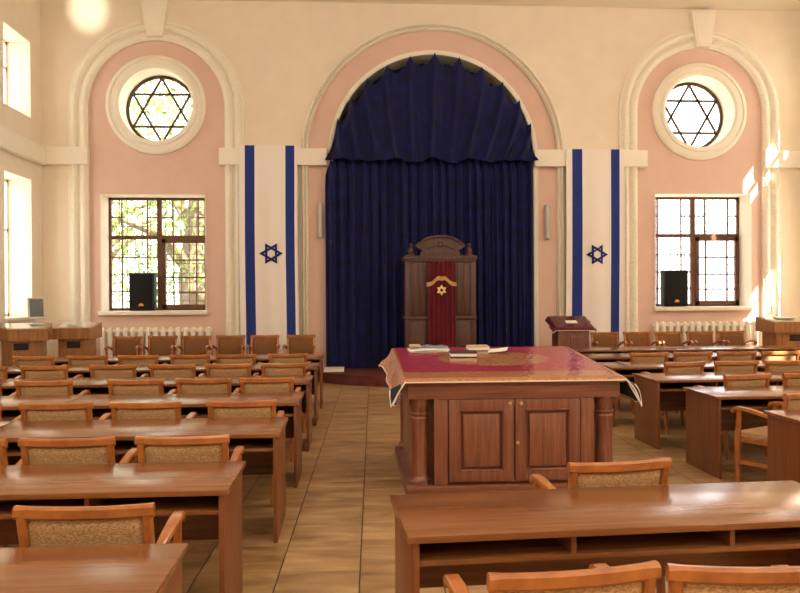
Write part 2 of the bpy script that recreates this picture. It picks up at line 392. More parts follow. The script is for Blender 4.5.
# ------------------------------------------------------------------ windows
def square_window(n, a, b, z0, z1, y):
    w, h = b - a, z1 - z0; xm = (a + b) / 2; zt = z1 - .355 * h
    m = MB()
    m.box(a, b, y, y + .07, z0, z0 + .055).box(a, b, y, y + .07, z1 - .06, z1).box(a, a + .055, y, y + .07, z0, z1).box(b - .055, b, y, y + .07, z0, z1)
    m.box(xm - .045, xm + .045, y - .01, y + .07, z0, z1).box(a, b, y - .008, y + .07, zt - .035, zt + .035)
    f = struct(m.build('window_%d' % n, 'winbrown', smooth=False))
    hw = w / 2; br = .026
    g = MB()
    for x in (a + .26 * hw, a + .76 * hw): g.box(x - br / 2, x + br / 2, y + .015, y + .05, z0, z1)
    for x in (xm + .26 * hw, xm + .76 * hw): g.box(x - br / 2, x + br / 2, y + .015, y + .05, zt, z1)
    zu = (zt + z1) / 2
    for p, q in ((a, a + .26 * hw), (a + .76 * hw, xm + .26 * hw), (xm + .76 * hw, b)): g.box(p, q, y + .015, y + .05, zu - br / 2, zu + br / 2)
    for fz in (.27, .51, .74): z = zt - fz * (zt - z0); g.box(a, xm, y + .015, y + .05, z - br / 2, z + br / 2)
    g.build('glazing_bars', 'winbrown', f, smooth=False)
    s = MB(); c0, c1, d0, d1 = xm + .045, b - .03, z0 + .03, zt - .035
    s.box(c0, c1, y - .025, y + .04, d0, d0 + .085).box(c0, c1, y - .025, y + .04, d1 - .075, d1).box(c0, c0 + .075, y - .025, y + .04, d0, d1).box(c1 - .075, c1, y - .025, y + .04, d0, d1)
    for fx in (.25, .74): x = c0 + fx * (c1 - c0); s.box(x - br / 2, x + br / 2, y - .01, y + .03, d0, d1)
    for fz in (.3, .55, .77): z = d1 - fz * (d1 - d0); s.box(c0, c1, y - .01, y + .03, z - br / 2, z + br / 2)
    sash = s.build('opening_sash', 'winbrown', f, smooth=False)
    MB().box(c0 + .02, c0 + .045, y - .06, y - .025, (d0 + d1) / 2 - .06, (d0 + d1) / 2 + .06, .005).build('handle', 'bronze', sash)
    MB().box(a + .02, b - .02, y + .05, y + .056, z0 + .02, z1 - .02).build('glass', 'glass', f, smooth=False)
    r = MB(); yy = y + .22
    k = int(w / .14)
    for i in range(1, k): x = a + w * i / k; r.box(x - .006, x + .006, yy, yy + .012, z0 - .05, z1 + .05)
    k = int(h / .17)
    for i in range(0, k + 1): z = z0 + h * i / k; r.box(a - .05, b + .05, yy + .012, yy + .02, z - .006, z + .006)
    r.build('security_grille', 'iron', f, smooth=False)
square_window(1, *LW, YO - .02)
square_window(2, *RW, YO - .02)
def round_window(n, cx, cz, r, y):
    m = MB(); R = r - .05
    m.sweep([(cx + (r - .03) * math.cos(2 * PI * i / 64), y, cz + (r - .03) * math.sin(2 * PI * i / 64)) for i in range(64)], .06, .05, (0, 1, 0), True)
    f = struct(m.build('window_%d' % n, 'bronze'))
    s = MB()
    for o in (PI / 2, -PI / 2):
        P = [Vector((cx + R * math.cos(o + 2 * PI * i / 3), y, cz + R * math.sin(o + 2 * PI * i / 3))) for i in range(3)]
        for i in range(3): s.sweep([P[i], P[(i + 1) % 3]], .046, .03, (0, 1, 0))
    s.build('star_bars', 'bronze', f)
    MB().prism(circ(cx, cz, r - .03, 48), [], y + .02, y + .026).build('glass', 'glass', f, smooth=False)
round_window(3, *LRD, YO - .03)
round_window(4, *RRD, YO - .03)
n = 5
for y0, y1 in SIDE:
    for z0, z1 in ZW:
        for x in (XL - .44, XR + .44):
            m = MB(); yc = (y0 + y1) / 2
            for p, q, a, b in ((y0, y1, z0, z0 + .06), (y0, y1, z1 - .06, z1), (y0, y0 + .05, z0, z1), (y1 - .05, y1, z0, z1), (yc - .03, yc + .03, z0, z1), (y0, y1, z0 + .62 * (z1 - z0), z0 + .62 * (z1 - z0) + .05)):
                m.box(x - .03, x + .03, p, q, a, b)
            f = struct(m.build('window_%d' % n, 'whitepaint', smooth=False)); n += 1
            MB().box(x - .004, x + .004, y0 + .02, y1 - .02, z0 + .02, z1 - .02).build('glass', 'glass', f, smooth=False)

# ------------------------------------------------------------------ dais, niche curtains, ark
m = MB(); a_, b_ = 2.42, 1.88
m.prism([(1.62 + a_ * math.cos(PI + PI * i / 48), YB + .0 + b_ * math.sin(PI + PI * i / 48)) for i in range(49)], [], 0, .18, 'Z')
m.box(1.62 - NR0, 1.62 + NR0, YB - .01, YO + .38, 0, .18)
struct(m.build('floor_dais', 'carpet', smooth=False))

tag(MB().box(-.49, -.12, 14.33, 14.93, .181, .225, .006).build('stone_slab', 'slab'), 'flat white stone slab lying on the dais under the left end of the blue curtain', 'slab')

def curtain(x0, x1, name, label):
    nf = 11
    ph = rnd.random() * 6
    def fn(u, v):
        x = x0 + (x1 - x0) * u; z = .19 + (6.1 - .19) * v
        zmax = CA['c'][1] - .05 + math.sqrt(max(0.0, (NR0 - .03) ** 2 - (x - 1.62) ** 2)); z = min(z, zmax)
        w = u * nf * 2 * PI + .7 * math.sin(5 * u + ph) + .25 * math.sin(v * 3 + u * 9)
        q = max(0, min(1, (z - 3.8) / .25)); x = x if q == 0 else max(-.405 * q - .465 * (1 - q), min(3.55, x)); yb = YB - .175 + .45 * max(0, min(1, (z - 3.9) / .6))
        return (x, yb + .05 * math.sin(w) + .025 * math.sin(2.3 * w + 1 + v), z)
    o = MB().grid(fn, 150, 34).build(name, 'navyvelvet', angle=80)
    return tag(o, label, 'curtain', 'niche curtains')
curtain(-.465, 1.66, 'niche_curtain', 'left half of the tall navy blue curtain filling the arched niche behind the cabinet')
curtain(1.665, 3.515, 'niche_curtain', 'right half of the tall navy blue curtain filling the arched niche behind the cabinet')

PK = [(-.415, 4.25), (-.225, 4.93), (.04, 5.345), (.335, 5.70), (.725, 5.955), (1.165, 6.135), (1.635, 6.20), (2.11, 6.12), (2.545, 5.945), (2.945, 5.66), (3.27, 5.32), (3.49, 4.885), (3.55, 4.25)]
def valance():
    n = len(PK) - 1
    def fn(u, v):
        s = u * n; i = min(int(s), n - 1); t = s - i
        (xa, za), (xb, zb) = PK[i], PK[i + 1]
        dip = math.sin(PI * t) ** .7
        zt = za + (zb - za) * t - .20 * dip - (-.10 if i in (0, n - 1) else 0) * dip
        xt = xa + (xb - xa) * t
        xbm = -.465 + 4.07 * u
        x = xt + (xbm - xt) * v ** 1.6
        zbm = 4.13 + .022 * math.sin(u * 40) - .03 * math.cos(u * 2 * PI * 5)
        z = zt + (zbm - zt) * v
        f = (.5 + .5 * math.cos(2 * PI * t)); amp = .13 - .03 * v
        swag = .07 * math.sin(PI * t) * math.sin(PI * min(1, v * 3)) if v < .34 else 0
        y = YB - .045 - .15 * min(1, v * 1.6) - amp * f ** 2.2 - .03 * math.sin(u * 75.4 + 2.2) * v - swag
        return (x, y, z)
    return MB().grid(fn, 288, 34).build('curtain_valance', 'navyvelvet', angle=80)
tag(valance(), 'gathered navy blue valance draped from eleven points of the central arch', 'valance')

def star_outline(cx, cz, R, rot=PI / 2):
    r = R / math.sqrt(3); return [(cx + (R if i % 2 == 0 else r) * math.cos(rot + PI * i / 6), cz + (R if i % 2 == 0 else r) * math.sin(rot + PI * i / 6)) for i in range(12)]

ark = empty('torah_ark', (1.632, 14.2, .18))
tag(ark, 'tall dark wooden ark cabinet with curved pediment standing before the blue curtain', 'cabinet')
MB().box(-.62, .62, .04, .6, 0, 2.0, .004).box(-.66, .66, 0, .62, 0, .16, .01).build('body', 'ark', ark)
for s in (-1, 1):
    MB().box(s * .645 - (.10 if s > 0 else 0), s * .645 + (.10 if s < 0 else 0), 0, .05, .16, 2.0, .008).build('pilaster', 'ark', ark)
    p = MB().box(min(s * .26, s * .545), max(s * .26, s * .545), .012, .045, .2, .93, .004).box(min(s * .30, s * .50), max(s * .30, s * .50), 0, .03, .26, .88, .008)
    p.box(min(s * .26, s * .545), max(s * .26, s * .545), .012, .045, 1.02, 1.99, .004)
    p.box(min(s * .30, s * .385), max(s * .30, s * .385), -.002, .03, 1.06, 1.95, .01).box(min(s * .415, s * .50), max(s * .415, s * .50), -.002, .03, 1.06, 1.95, .01)
    p.build('door_panel', 'ark', ark)
    MB().lathe([(0, 2.09), (.07, 2.09), (.07, 2.13), (.045, 2.145), (.06, 2.19), (.055, 2.23), (.025, 2.265), (.04, 2.29), (.03, 2.325), (0, 2.335)], s * .53, .12).build('finial', 'ark', ark)
MB().box(-.655, .655, -.025, .62, .945, 1.0, .008).build('middle_rail', 'ark', ark)
MB().box(-.645, .645, -.03, .62, 1.99, 2.03, .006).box(-.665, .665, -.05, .64, 2.03, 2.075, .012).box(-.655, .655, -.04, .63, 2.075, 2.10, .006).build('cornice', 'ark', ark)
po = [(-.36, 2.09), (.36, 2.09), (.36, 2.15), (.33, 2.19), (.37, 2.215), (.46, 2.275), (.44, 2.305), (.36, 2.33), (.29, 2.385), (.18, 2.43), (.07, 2.448), (0, 2.45)]
po = po + [(-x, z) for x, z in po[::-1][1:-2]]
MB().prism(po, [], .02, .22).build('pediment', 'ark', ark, smooth=False)
pc = [(x, z) for x, z in ((.43, 2.30), (.36, 2.335), (.29, 2.39), (.18, 2.435), (.07, 2.453), (0, 2.455))]
pc = [(-x, -.0, z) for x, z in pc] + [(x, -.0, z) for x, z in pc[::-1][1:]]
pm = MB().sweep([(x, .03, z) for x, y, z in pc], .11, .035, (0, 0, 1))
pm.lathe([(0, 0), (.05, 0), (.03, .02), (0, .025)], 0, 0, 16, 0, Matrix.Translation((0, .02, 2.30)) @ Matrix.Rotation(PI / 2, 4, 'X'))
pm.sweep([(-.24, .015, 2.22), (-.15, .01, 2.26), (-.07, .01, 2.30)], .03, .03).sweep([(.24, .015, 2.22), (.15, .01, 2.26), (.07, .01, 2.30)], .03, .03)
pm.build('pediment_carving', 'ark', ark)

park = empty('ark_curtain', (1.632, 14.145, .18))
tag(park, 'crimson velvet curtain with gold band and star hanging on front of the dark ark', 'curtain')
MB().grid(lambda u, v: (-.245 + .5 * u, -.015 - .016 * math.sin(u * 6 * 2 * PI + .4 * math.sin(v * 4)), .22 + 1.775 * v), 90, 20).build('cloth', 'redvelvet', park, angle=80)
bz = lambda x: 1.60 + .085 * math.cos(x / .26 * PI / 1.6) + (.02 * math.sin(abs(x) * 28))
nb = 24
bd = MB().grid(lambda u, v: (-.265 + .54 * u, -.042 - .004 * math.sin(u * 25), bz(-.265 + .53 * u) - .045 + .075 * v), nb, 2)
bd.build('gold_band', 'gold', park)
MB().prism(star_outline(.005, 1.475, .098), [circ(.005, 1.475, .026, 12)], -.05, -.038).build('gold_star', 'goldstar', park, smooth=False)

# ------------------------------------------------------------------ flags, sconces, radiators, speakers
def flag(name, x0, x1, s1, s2, star, label, zt=4.40):
    zb = .36
    ss = [0, s1[0], s1[1], s2[0], s2[1], 1]
    ph = rnd.random() * 5
    def Y(u, z):
        v = (zt - z) / (zt - zb); return YB - .185 + (.010 + .03 * v) * math.sin(u * 9 + ph) * min(1, v * 4) + .012 * math.sin(u * 21 + ph) * v
    nseg = [3, 5, 12, 5, 3]; us = []
    for i in range(5): us += [ss[i] + (ss[i + 1] - ss[i]) * k / nseg[i] for k in range(nseg[i])]
    us.append(1.0); nu = len(us) - 1
    def fn(u, v):
        uu = us[round(u * nu)]; z = zt + (zb - zt) * v; X = x0 + (x1 - x0) * (uu + (uu - .5) * -.0 * v) + .012 * math.sin(v * 5 + ph) * v
        return (X, Y(uu, z), z)
    def mi(u, v):
        uu = us[min(int(u * nu), nu - 1)] + 1e-4; return 1 if (s1[0] <= uu < s1[1] or s2[0] <= uu < s2[1]) else 0
    root = empty(name, ((x0 + x1) / 2, YB - .185, zb)); inv = Vector(root.location)
    o = MB().grid(lambda u, v: Vector(fn(u, v)) - inv, nu, 40, mi).build('cloth', ['flagwhite', 'flagblue'], root, angle=80)
    b = MB(); cx, cz, R = star
    for oo in (0, PI):
        P = [(cx + R * math.cos(oo + 2 * PI * i / 3), cz + R * math.sin(oo + 2 * PI * i / 3)) for i in range(3)]
        Q = [(cx + (R - .085) * math.cos(oo + 2 * PI * i / 3), cz + (R - .085) * math.sin(oo + 2 * PI * i / 3)) for i in range(3)]
        b.prism(P, [Q], -.002, .002)
    bm = b.bm; bmesh.ops.subdivide_edges(bm, edges=list(bm.edges), cuts=3)
    for v in bm.verts: v.co = Vector((v.co.x, Y((v.co.x - x0) / (x1 - x0), v.co.z) - .008 + v.co.y, v.co.z)) - inv
    b.build('star', 'starblue', root, smooth=False)
    MB().sweep([(x0 - .02, YB - .175, zt), (x1 + .02, YB - .175, zt)], .018, .018).bm
    return tag(root, label, 'flag', 'flags beside the central arch')
flag('hanging_flag', -2.077, -.981, (.103, .268), (.793, .948), (-1.486, 2.364, .225), 'long white flag with blue stripes and star hanging left of the blue curtain')
flag('hanging_flag', 4.17, 5.32, (.103, .274), (.765, .913), (4.765, 2.329, .222), 'long white flag with blue stripes and star hanging right of the blue curtain', 4.365)
for x, z, w in ((-.565, 2.995, 'left'), (3.826, 2.97, 'right')):
    r = empty('wall_sconce', (x, YB, z))
    MB().box(-.03, .03, -.035, 0.02, -.12, .12, .006).build('bracket', 'whitepaint', r)
    MB().lathe([(0, -.335), (.03, -.335), (.05, -.32), (.05, .32), (.03, .335), (0, .335)], 0, -.075, 20).build('tube_shade', 'frost', r)
    tag(r, 'frosted tube wall light on the pink strip just %s of the blue curtain' % w, 'wall light', 'tube wall lights')
def radiator(x0, x1, zt, label):
    r = empty('radiator', ((x0 + x1) / 2, YB - .13, 0)); nf = 15; p = (x1 - x0) / nf; h0, h1 = .38, zt
    for i in range(nf):
        x = x0 + p * (i + .5) - (x0 + x1) / 2; w = p * .56
        m = MB().sweep([(x, 0, h0), (x, 0, h0 + .04), (x, 0, h1 - .04), (x, 0, h1)], w, .13, (0, 1, 0), sizes=[(w * .5, .08), (w, .14), (w, .14), (w * .5, .08)])
        m.box(x - p * .5, x + p * .5, -.03, .03, h0 + .03, h0 + .09).box(x - p * .5, x + p * .5, -.03, .03, h1 - .09, h1 - .03)
        m.build('section', 'whitepaint', r)
    q = (x1 - x0) / 2
    MB().box(-q * .8, -q * .8 + .03, -.03, .13, h0 + .06, h0 + .09).box(q * .8, q * .8 + .03, -.03, .13, h0 + .06, h0 + .09).build('wall_bracket', 'whitepaint', r)
    pp = MB().sweep([(-q - .06, 0, .0), (-q - .06, 0, h0 + .05), (-q, 0, h0 + .06)], .03, .03, (0, 1, 0))
    pp.build('feed_pipe', 'whitepaint', r)
    return tag(r, label, 'radiator', 'cast iron radiators')
radiator(-4.68, -2.60, .99, 'white ribbed cast iron radiator under the left window')
radiator(5.88, 7.99, 1.02, 'white ribbed cast iron radiator under the right window')
def speaker(x0, x1, z0, z1, label):
    r = empty('loudspeaker', ((x0 + x1) / 2, YB + .02, z0)); w = (x1 - x0) / 2; h = z1 - z0
    MB().box(-w, w, .03, .27, 0, h, .02).build('cabinet', 'black', r)
    g = MB().box(-w + .02, w - .02, 0, .04, .02, h - .02, .015); g.build('front_grille', 'mesh', r)
    MB().prism([(-.05, .09), (.05, .09), (.04, .125), (.0, .15), (-.04, .125)], [], -.006, .002).build('badge', 'logo', r, smooth=False)
    return tag(r, label, 'speaker', 'loudspeakers on window sills')
speaker(-4.185, -3.715, 1.297, 2.015, 'black loudspeaker with small orange badge on the left window sill')
speaker(6.20, 6.68, 1.307, 2.03, 'black loudspeaker with small orange badge on the right window sill')

# ------------------------------------------------------------------ desks
DL, DD, DT = 1.94, .70, .71
def make_desk():
    """origin: near right corner on the floor; the desk runs to -x and away to +y, its open shelf faces the sitter (-y)"""
    r = empty('reading_desk')
    MB().box(-DL, 0, 0, DD, DT - .026, DT, .003).build('top', 'desk', r)
    for x in (-.045, -DL + .02): MB().box(x, x + .025, .015, DD - .02, 0, DT - .026, .002).build('side_panel', 'deskv', r)
    MB().box(-DL + .045, -.045, .03, DD - .05, .59, .61, .002).build('shelf', 'desk', r)
    for x in (-DL / 3, -2 * DL / 3): MB().box(x - .01, x + .01, .03, DD - .05, .61, DT - .026).build('divider', 'deskv', r)
    MB().box(-DL + .045, -.045, DD - .05, DD - .03, .30, DT - .026).build('front_panel', 'desk', r)
    return r
ORD = ['', 'first', 'second', 'third', 'fourth', 'fifth', 'sixth', 'seventh', 'eighth']
desk0 = make_desk(); snapshot(); used = []
def desk(x, y, rz, label, group, sy=1):
    o = desk0 if not used else copy_tree(desk0); used.append(1)
    o.scale = (1, sy, 1); o.location = (x, y, 0); o.rotation_euler = (0, 0, rz); tag(o, label, 'desk', group); return o
LROWS = [(-.595, 2.22), (-.57, 3.69), (-.46, 5.14), (-.43, 6.58), (-.41, 8.08), (-.40, 9.62), (-.39, 11.06)]
for i, (x, y) in enumerate(LROWS):
    for k in range(1 if i == 0 else 2):
        if k == 0: lab = ('nearest wooden desk at bottom left, its right corner beside the aisle' if i == 0 else 'brown wooden desk touching the aisle in the %s desk row left of it' % ORD[i + 1])
        else: lab = 'brown wooden desk one place in from the aisle in the %s left desk row' % ORD[i + 1]
        desk(x - k * (DL + .01), y, 0, lab, 'desks left of the aisle', .91 if i == 1 else 1)
desk(2.145, 3.03, math.radians(3.3), 'long brown desk in the right foreground with open shelf and shiny top', 'desks right of the aisle', .89)
RROWS = [(3.12, 5.10), (3.13, 6.58), (3.10, 7.85), (3.10, 9.22), (3.10, 10.62), (3.10, 11.95)]
RN = ['nearest row', 'second row', 'third row', 'fourth row', 'fifth row', 'sixth row']
for i, (x, y) in enumerate(RROWS):
    for k in range(1 if i < 2 else 2):
        lab = ('brown desk at the inner end of the %s right of the covered table' if k == 0 else 'brown desk second from the inner end of %s right of covered table') % RN[i]
        desk(x + (k + 1) * DL + k * .01, y, 0, lab, 'desks right of the covered table')

# ------------------------------------------------------------------ chairs
def make_chair():
    """origin on the floor under the top rail; the sitter faces +y"""
    r = empty('wooden_armchair')
    prof = [(.0, 0), (.035, .2), (.06, .40), (.055, .52), (.03, .66), (.0, .785)]
    for s in (-1, 1):
        sz = [(.03, .032), (.036, .04), (.04, .05), (.04, .046), (.036, .04), (.034, .036)]
        MB().sweep([(s * (.225 + .012 * (z / .78)), y, z) for y, z in prof], .036, .04, (0, 1, 0), sizes=sz).build('rear_leg', 'chair', r)
        MB().sweep([(s * .252, .415, 0), (s * .253, .418, .25), (s * .256, .415, .42), (s * .260, .402, .55), (s * .263, .395, .635)], .034, .036, (0, 1, 0), sizes=[(.028, .03), (.034, .038), (.036, .042), (.032, .036), (.03, .034)]).build('front_leg', 'chair', r)
        ap = [(s * .242, .05, .575), (s * .253, .12, .606), (s * .262, .22, .634), (s * .266, .33, .652), (s * .266, .405, .655), (s * .265, .44, .642), (s * .264, .455, .62)]
        MB().sweep(ap, .042, .028, (0, 0, 1), sizes=[(.03, .03), (.036, .03), (.046, .03), (.052, .03), (.05, .032), (.046, .032), (.04, .028)]).build('armrest', 'chair', r)
        MB().box(min(s * .235, s * .262), max(s * .235, s * .262), .06, .41, .20, .235, .006).build('stretcher', 'chair', r)
    rp = []
    for i in range(13):
        t = -1 + i / 6; rp.append((t * .262, -.012 * (1 - t * t) + .004, .782 + .006 * t * t - (.0)))
    rs = [(.046, .052)] + [(.034, .05)] * 11 + [(.046, .052)]
    rail = MB().sweep(rp, .036, .06, (0, 0, 1), sizes=rs, round_=.55)
    rail.build('top_rail', 'chair', r)
    def bk(off):
        def fn(u, v):
            x = -.218 + .436 * u; z = .47 + .295 * v
            y = .058 - .052 * ((z - .47) / .31) ** 1.3
            e = min(u, 1 - u, v, 1 - v); return (x, y - .004 + off * (min(1, e * 14) ** .5) - .012 * math.sin(PI * u) * 0, z)
        return fn
    MB().grid(bk(-.016), 16, 10).grid(bk(.022), 16, 10).build('backrest_pad', 'fabric', r, angle=70)
    MB().box(-.222, .222, .045, .068, .44, .475, .006).build('back_rail', 'chair', r)
    MB().box(-.245, .245, .055, .435, .375, .415, .008).build('seat_frame', 'chair', r)
    MB().box(-.24, .24, .085, .45, .412, .462, .02).build('seat_cushion', 'fabric', r)
    return r
chair0 = make_chair(); snapshot(); cused = []
def chair(x, y, rz, label, group, zs=1):
    o = chair0 if not cused else copy_tree(chair0); cused.append(1)
    o.location = (x, y, 0); o.rotation_euler = (0, 0, rz); o.scale = (1, 1, zs); tag(o, label, 'chair', group)
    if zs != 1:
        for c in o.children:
            if c.name.startswith(('backrest_pad', 'seat_cushion')): c.material_slots[0].link = 'OBJECT'; c.material_slots[0].material = M['shadedfabric']
    return o
R_ = math.radians
jit = lambda a=1.6: R_(rnd.uniform(-a, a))
LC = [(3.09, [-1.02]), (4.57, [-.955, -1.595, -2.19]), (6.02, [-.82, -1.53, -2.19, -2.85]), (7.60, [-.80, -1.395, -2.025, -2.87, -3.52]),
      (9.17, [-.77, -1.40, -2.03, -2.70, -3.46, -4.13]), (10.6, [-.835, -1.52, -2.12, -2.80, -3.45, -4.13])]
RIN = ['nearest', 'second', 'third', 'fourth', 'fifth', 'sixth']
for i, (y, xs) in enumerate(LC):
    for k, x in enumerate(xs):
        lab = ('nearest armchair at bottom left, tucked under the second left desk' if i == 0 else
               'beige backed armchair, %s from the aisle in the %s chair row on the left' % (ORD[k + 1] if k else 'first', RIN[i]))
        chair(x, y + rnd.uniform(-.02, .02), jit(), lab, 'armchairs left of the aisle')
chair(1.28, 3.69, R_(8), 'beige backed armchair standing between the foreground desk and the wooden table cabinet', 'armchairs right of the aisle')
chair(.65, 2.265, R_(7), 'left one of the two armchairs cut off by the bottom edge, below foreground desk', 'armchairs right of the aisle')
chair(1.19, 2.25, R_(-4), 'right one of the two armchairs cut off by the bottom edge, below foreground desk', 'armchairs right of the aisle')
RC = [(6.13, [3.60, 4.3], [30, 0]), (7.43, [3.82, 4.46, 5.07], [12, 2, 0]), (8.80, [3.79, 4.42, 5.02, 5.62], [12, 1, -2, 1]), (10.2, [3.92, 4.53, 5.12, 5.72, 6.32], [3, 1, -2, 0, 1])]
for i, (y, xs, rz) in enumerate(RC):
    for k, x in enumerate(xs):
        lab = 'beige backed armchair, %s from left in %s chair row right of covered table' % (ORD[k + 1], ('the nearest' if i == 0 else RIN[i]))
        if i == 0 and k == 0: lab = 'armchair turned sideways into the aisle in nearest row right of covered table'
        chair(x, y - (.045 if k == 0 else 0) + rnd.uniform(-.02, .01), R_(rz[k]) + jit(1), lab, 'armchairs right of the covered table')
WL = [-.90, -1.55, -2.16, -2.77, -3.37, -3.985]; WRX = [4.72, 5.34, 5.94, 6.54, 7.14]
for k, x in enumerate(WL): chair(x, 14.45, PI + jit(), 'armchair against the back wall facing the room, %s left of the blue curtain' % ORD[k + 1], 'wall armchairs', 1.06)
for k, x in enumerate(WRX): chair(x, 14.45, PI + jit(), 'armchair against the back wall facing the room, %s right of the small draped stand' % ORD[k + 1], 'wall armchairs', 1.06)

# ------------------------------------------------------------------ bimah with its cover, film and books
bi = empty('reading_table', (1.30, 6.2, 0))
tag(bi, 'large dark wooden table cabinet with corner columns and two panelled doors by the aisle', 'table')
# table sides slope up slightly from the near edge to the far edge
def slope(y): return .93 + .125 * y / 1.65
mt = MB(); t = mt.bm
V = [t.verts.new(p) for p in ((-.88, -.03, slope(-.03) - .035), (.88, -.03, slope(-.03) - .035), (.88, 1.68, slope(1.68) - .035), (-.88, 1.68, slope(1.68) - .035), (-.88, -.03, slope(-.03)), (.88, -.03, slope(-.03)), (.88, 1.68, slope(1.68)), (-.88, 1.68, slope(1.68)))]
for f in ((0, 3, 2, 1), (4, 5, 6, 7), (0, 1, 5, 4), (1, 2, 6, 5), (2, 3, 7, 6), (3, 0, 4, 7)): t.faces.new([V[i] for i in f])
mt.build('slanted_top', 'bimahh', bi, smooth=False)
def apron(x0, x1, y0, y1):
    m = MB(); t = m.bm
    V = [t.verts.new(p) for p in ((x0, y0, .775), (x1, y0, .775), (x1, y1, .775), (x0, y1, .775), (x0, y0, slope(y0) - .036), (x1, y0, slope(y0) - .036), (x1, y1, slope(y1) - .036), (x0, y1, slope(y1) - .036))]
    for f in ((0, 3, 2, 1), (4, 5, 6, 7), (0, 1, 5, 4), (1, 2, 6, 5), (2, 3, 7, 6), (3, 0, 4, 7)): t.faces.new([V[i] for i in f])
    m.build('apron', 'bimahh', bi, smooth=False)
apron(-.85, .85, 0, 1.65)
MB().box(-.87, .87, -.02, 1.67, 0, .09, .01).build('plinth', 'bimahh', bi)
MB().box(-.645, .645, .05, 1.60, .09, .775, .003).box(-.80, .80, .26, 1.39, .09, .775, .003).build('carcass', 'bimah', bi)
for sx in (-1, 1):
    for y in (.10, 1.55):
        MB().lathe([(0, .09), (.085, .09), (.085, .12), (.07, .135), (.062, .16), (.062, .60), (.066, .615), (.058, .63), (.072, .645), (.072, .655), (.06, .665), (.07, .70), (.082, .72), (.082, .775), (0, .775)], sx * .755, y, 32).build('corner_column', 'bimah', bi)
    MB().box(min(sx * .535, sx * .645), max(sx * .535, sx * .645), .015, .06, .09, .775, .004).build('stile', 'bimah', bi)
MB().box(-.53, .53, .02, .06, .70, .775, .003).build('top_rail', 'bimahh', bi)
def bdoor(x0, x1, kx):
    z0, z1, w = .115, .765, .085
    m = MB().box(x0, x0 + w, .005, .05, z0, z1, .005).box(x1 - w, x1, .005, .05, z0, z1, .005).box(x0 + w, x1 - w, .005, .05, z0, z0 + w, .005).box(x0 + w, x1 - w, .005, .05, z1 - w, z1, .005).box(x0 + .02, x1 - .02, .04, .055, z0 + .02, z1 - .02)
    for i, (p, q) in enumerate((((x0 + w, z0 + w), (x1 - w, z0 + w)), ((x1 - w, z0 + w), (x1 - w, z1 - w)), ((x1 - w, z1 - w), (x0 + w, z1 - w)), ((x0 + w, z1 - w), (x0 + w, z0 + w)))):
        m.sweep([(p[0], .012, p[1]), (q[0], .012, q[1])], .02, .024, (0, 1, 0), round_=.8)
    d = m.build('door', 'bimah', bi)
    a, b = x0 + w + .028, x1 - w - .028
    MB().box(a, b, .01, .05, z0 + w + .028, z1 - w - .028, .018).build('raised_panel', 'bimah', d)
    MB().lathe([(0, 0), (.008, 0), (.008, .012), (.016, .02), (.014, .03), (0, .034)], 0, 0, 14, 0, Matrix.Translation((kx, .006, .735)) @ Matrix.Rotation(PI / 2, 4, 'X')).build('knob', 'brass', d)
    return d
bdoor(-.528, -.006, -.045); dr = bdoor(.004, .528, .045)
MB().lathe([(0, 0), (.014, 0), (.014, .006), (.005, .008), (.005, .018), (0, .018)], 0, 0, 14, 0, Matrix.Translation((.022, .006, .42)) @ Matrix.Rotation(PI / 2, 4, 'X')).build('lock', 'brass', dr)

TX, TY0, TY1 = .885, -.035, 1.685
def drape(ov, lift, ox, oy0, oy1, flare=.42, k=1.0):
    """cloth laid on the sloping table: s,t in cloth metres; what lies past an edge hangs down and flares"""
    def fn(u, v):
        x = -TX - ox + 2 * (TX + ox) * u; y = TY0 - oy0 + (TY1 - TY0 + oy0 + oy1) * v
        ex = max(0, abs(x) - TX); ey = max(0, TY0 - y); ez = max(0, y - TY1)
        sx = 1 if x > 0 else -1
        px = max(-TX, min(TX, x)); py = max(TY0, min(TY1, y)); z = slope(py) + lift
        d = math.sqrt(ex * ex + ey * ey + ez * ez)
        if d > 0:
            wave = .05 * math.sin(y * 9 + sx) * min(1, ex * 6) + .06 * math.sin(x * 7) * min(1, (ey + ez) * 6)
            corner = min(1, ex * 6) * min(1, (ey + ez) * 14)
            fl = flare + wave + .25 * corner
            px += sx * ex * fl + (.004 if ex > 0 else 0) * sx
            py += (-ey + ez) * fl + (-.004 if ey > 0 else 0)
            z -= d * math.sqrt(max(.05, 1 - fl * fl)) * k
        return (px, py, z)
    return fn
cv = empty('table_cover', (1.30, 6.2, 0))
tag(cv, 'maroon brocade cover with gold border and medallion draped over the large wooden table', 'tablecloth')
fc = drape(0, .006, .21, .022, .12, .36)
cl = MB().grid(fc, 72, 72).build('cloth', ['brocade', 'navycloth'], cv, angle=70)
md = cl.modifiers.new('thickness', 'SOLIDIFY'); md.thickness = .004; md.offset = -1; md.material_offset = 1; md.use_rim = True
edge = [fc(i / 72, 0) for i in range(72)] + [fc(1, i / 72) for i in range(72)] + [fc(1 - i / 72, 1) for i in range(72)] + [fc(0, 1 - i / 72) for i in range(72)]
MB().sweep(edge, .010, .010, (0, 0, 1), True).build('piping', 'piping', cv)
ff = drape(0, .013, .19, .016, .10, .36)
def fold(A, B, C, bulge):
    A, B, C = Vector(A), Vector(B), Vector(C); bl = Vector(bulge)
    def fn(u, v):
        p = A.lerp(B, u); q = p.lerp(C, v); return q + bl * (math.sin(PI * v) * (1 - v * .5) * (.6 + .4 * math.sin(PI * u)))
    MB().grid(fn, 10, 14).build('corner_lining', 'navycloth', cv, angle=80)
    MB().sweep([fn(0, i / 14) for i in range(14)] + [fn(1, 1 - i / 14) for i in range(14)], .011, .011, (0, 0, 1)).build('corner_piping', 'piping', cv)
fold((-.875, -.068, .925), (-.99, .06, .85), (-.985, -.03, .725), (-.01, -.02, .0))
fold((.875, -.068, .925), (1.0, .10, .87), (1.02, -.02, .70), (.03, -.02, .02))
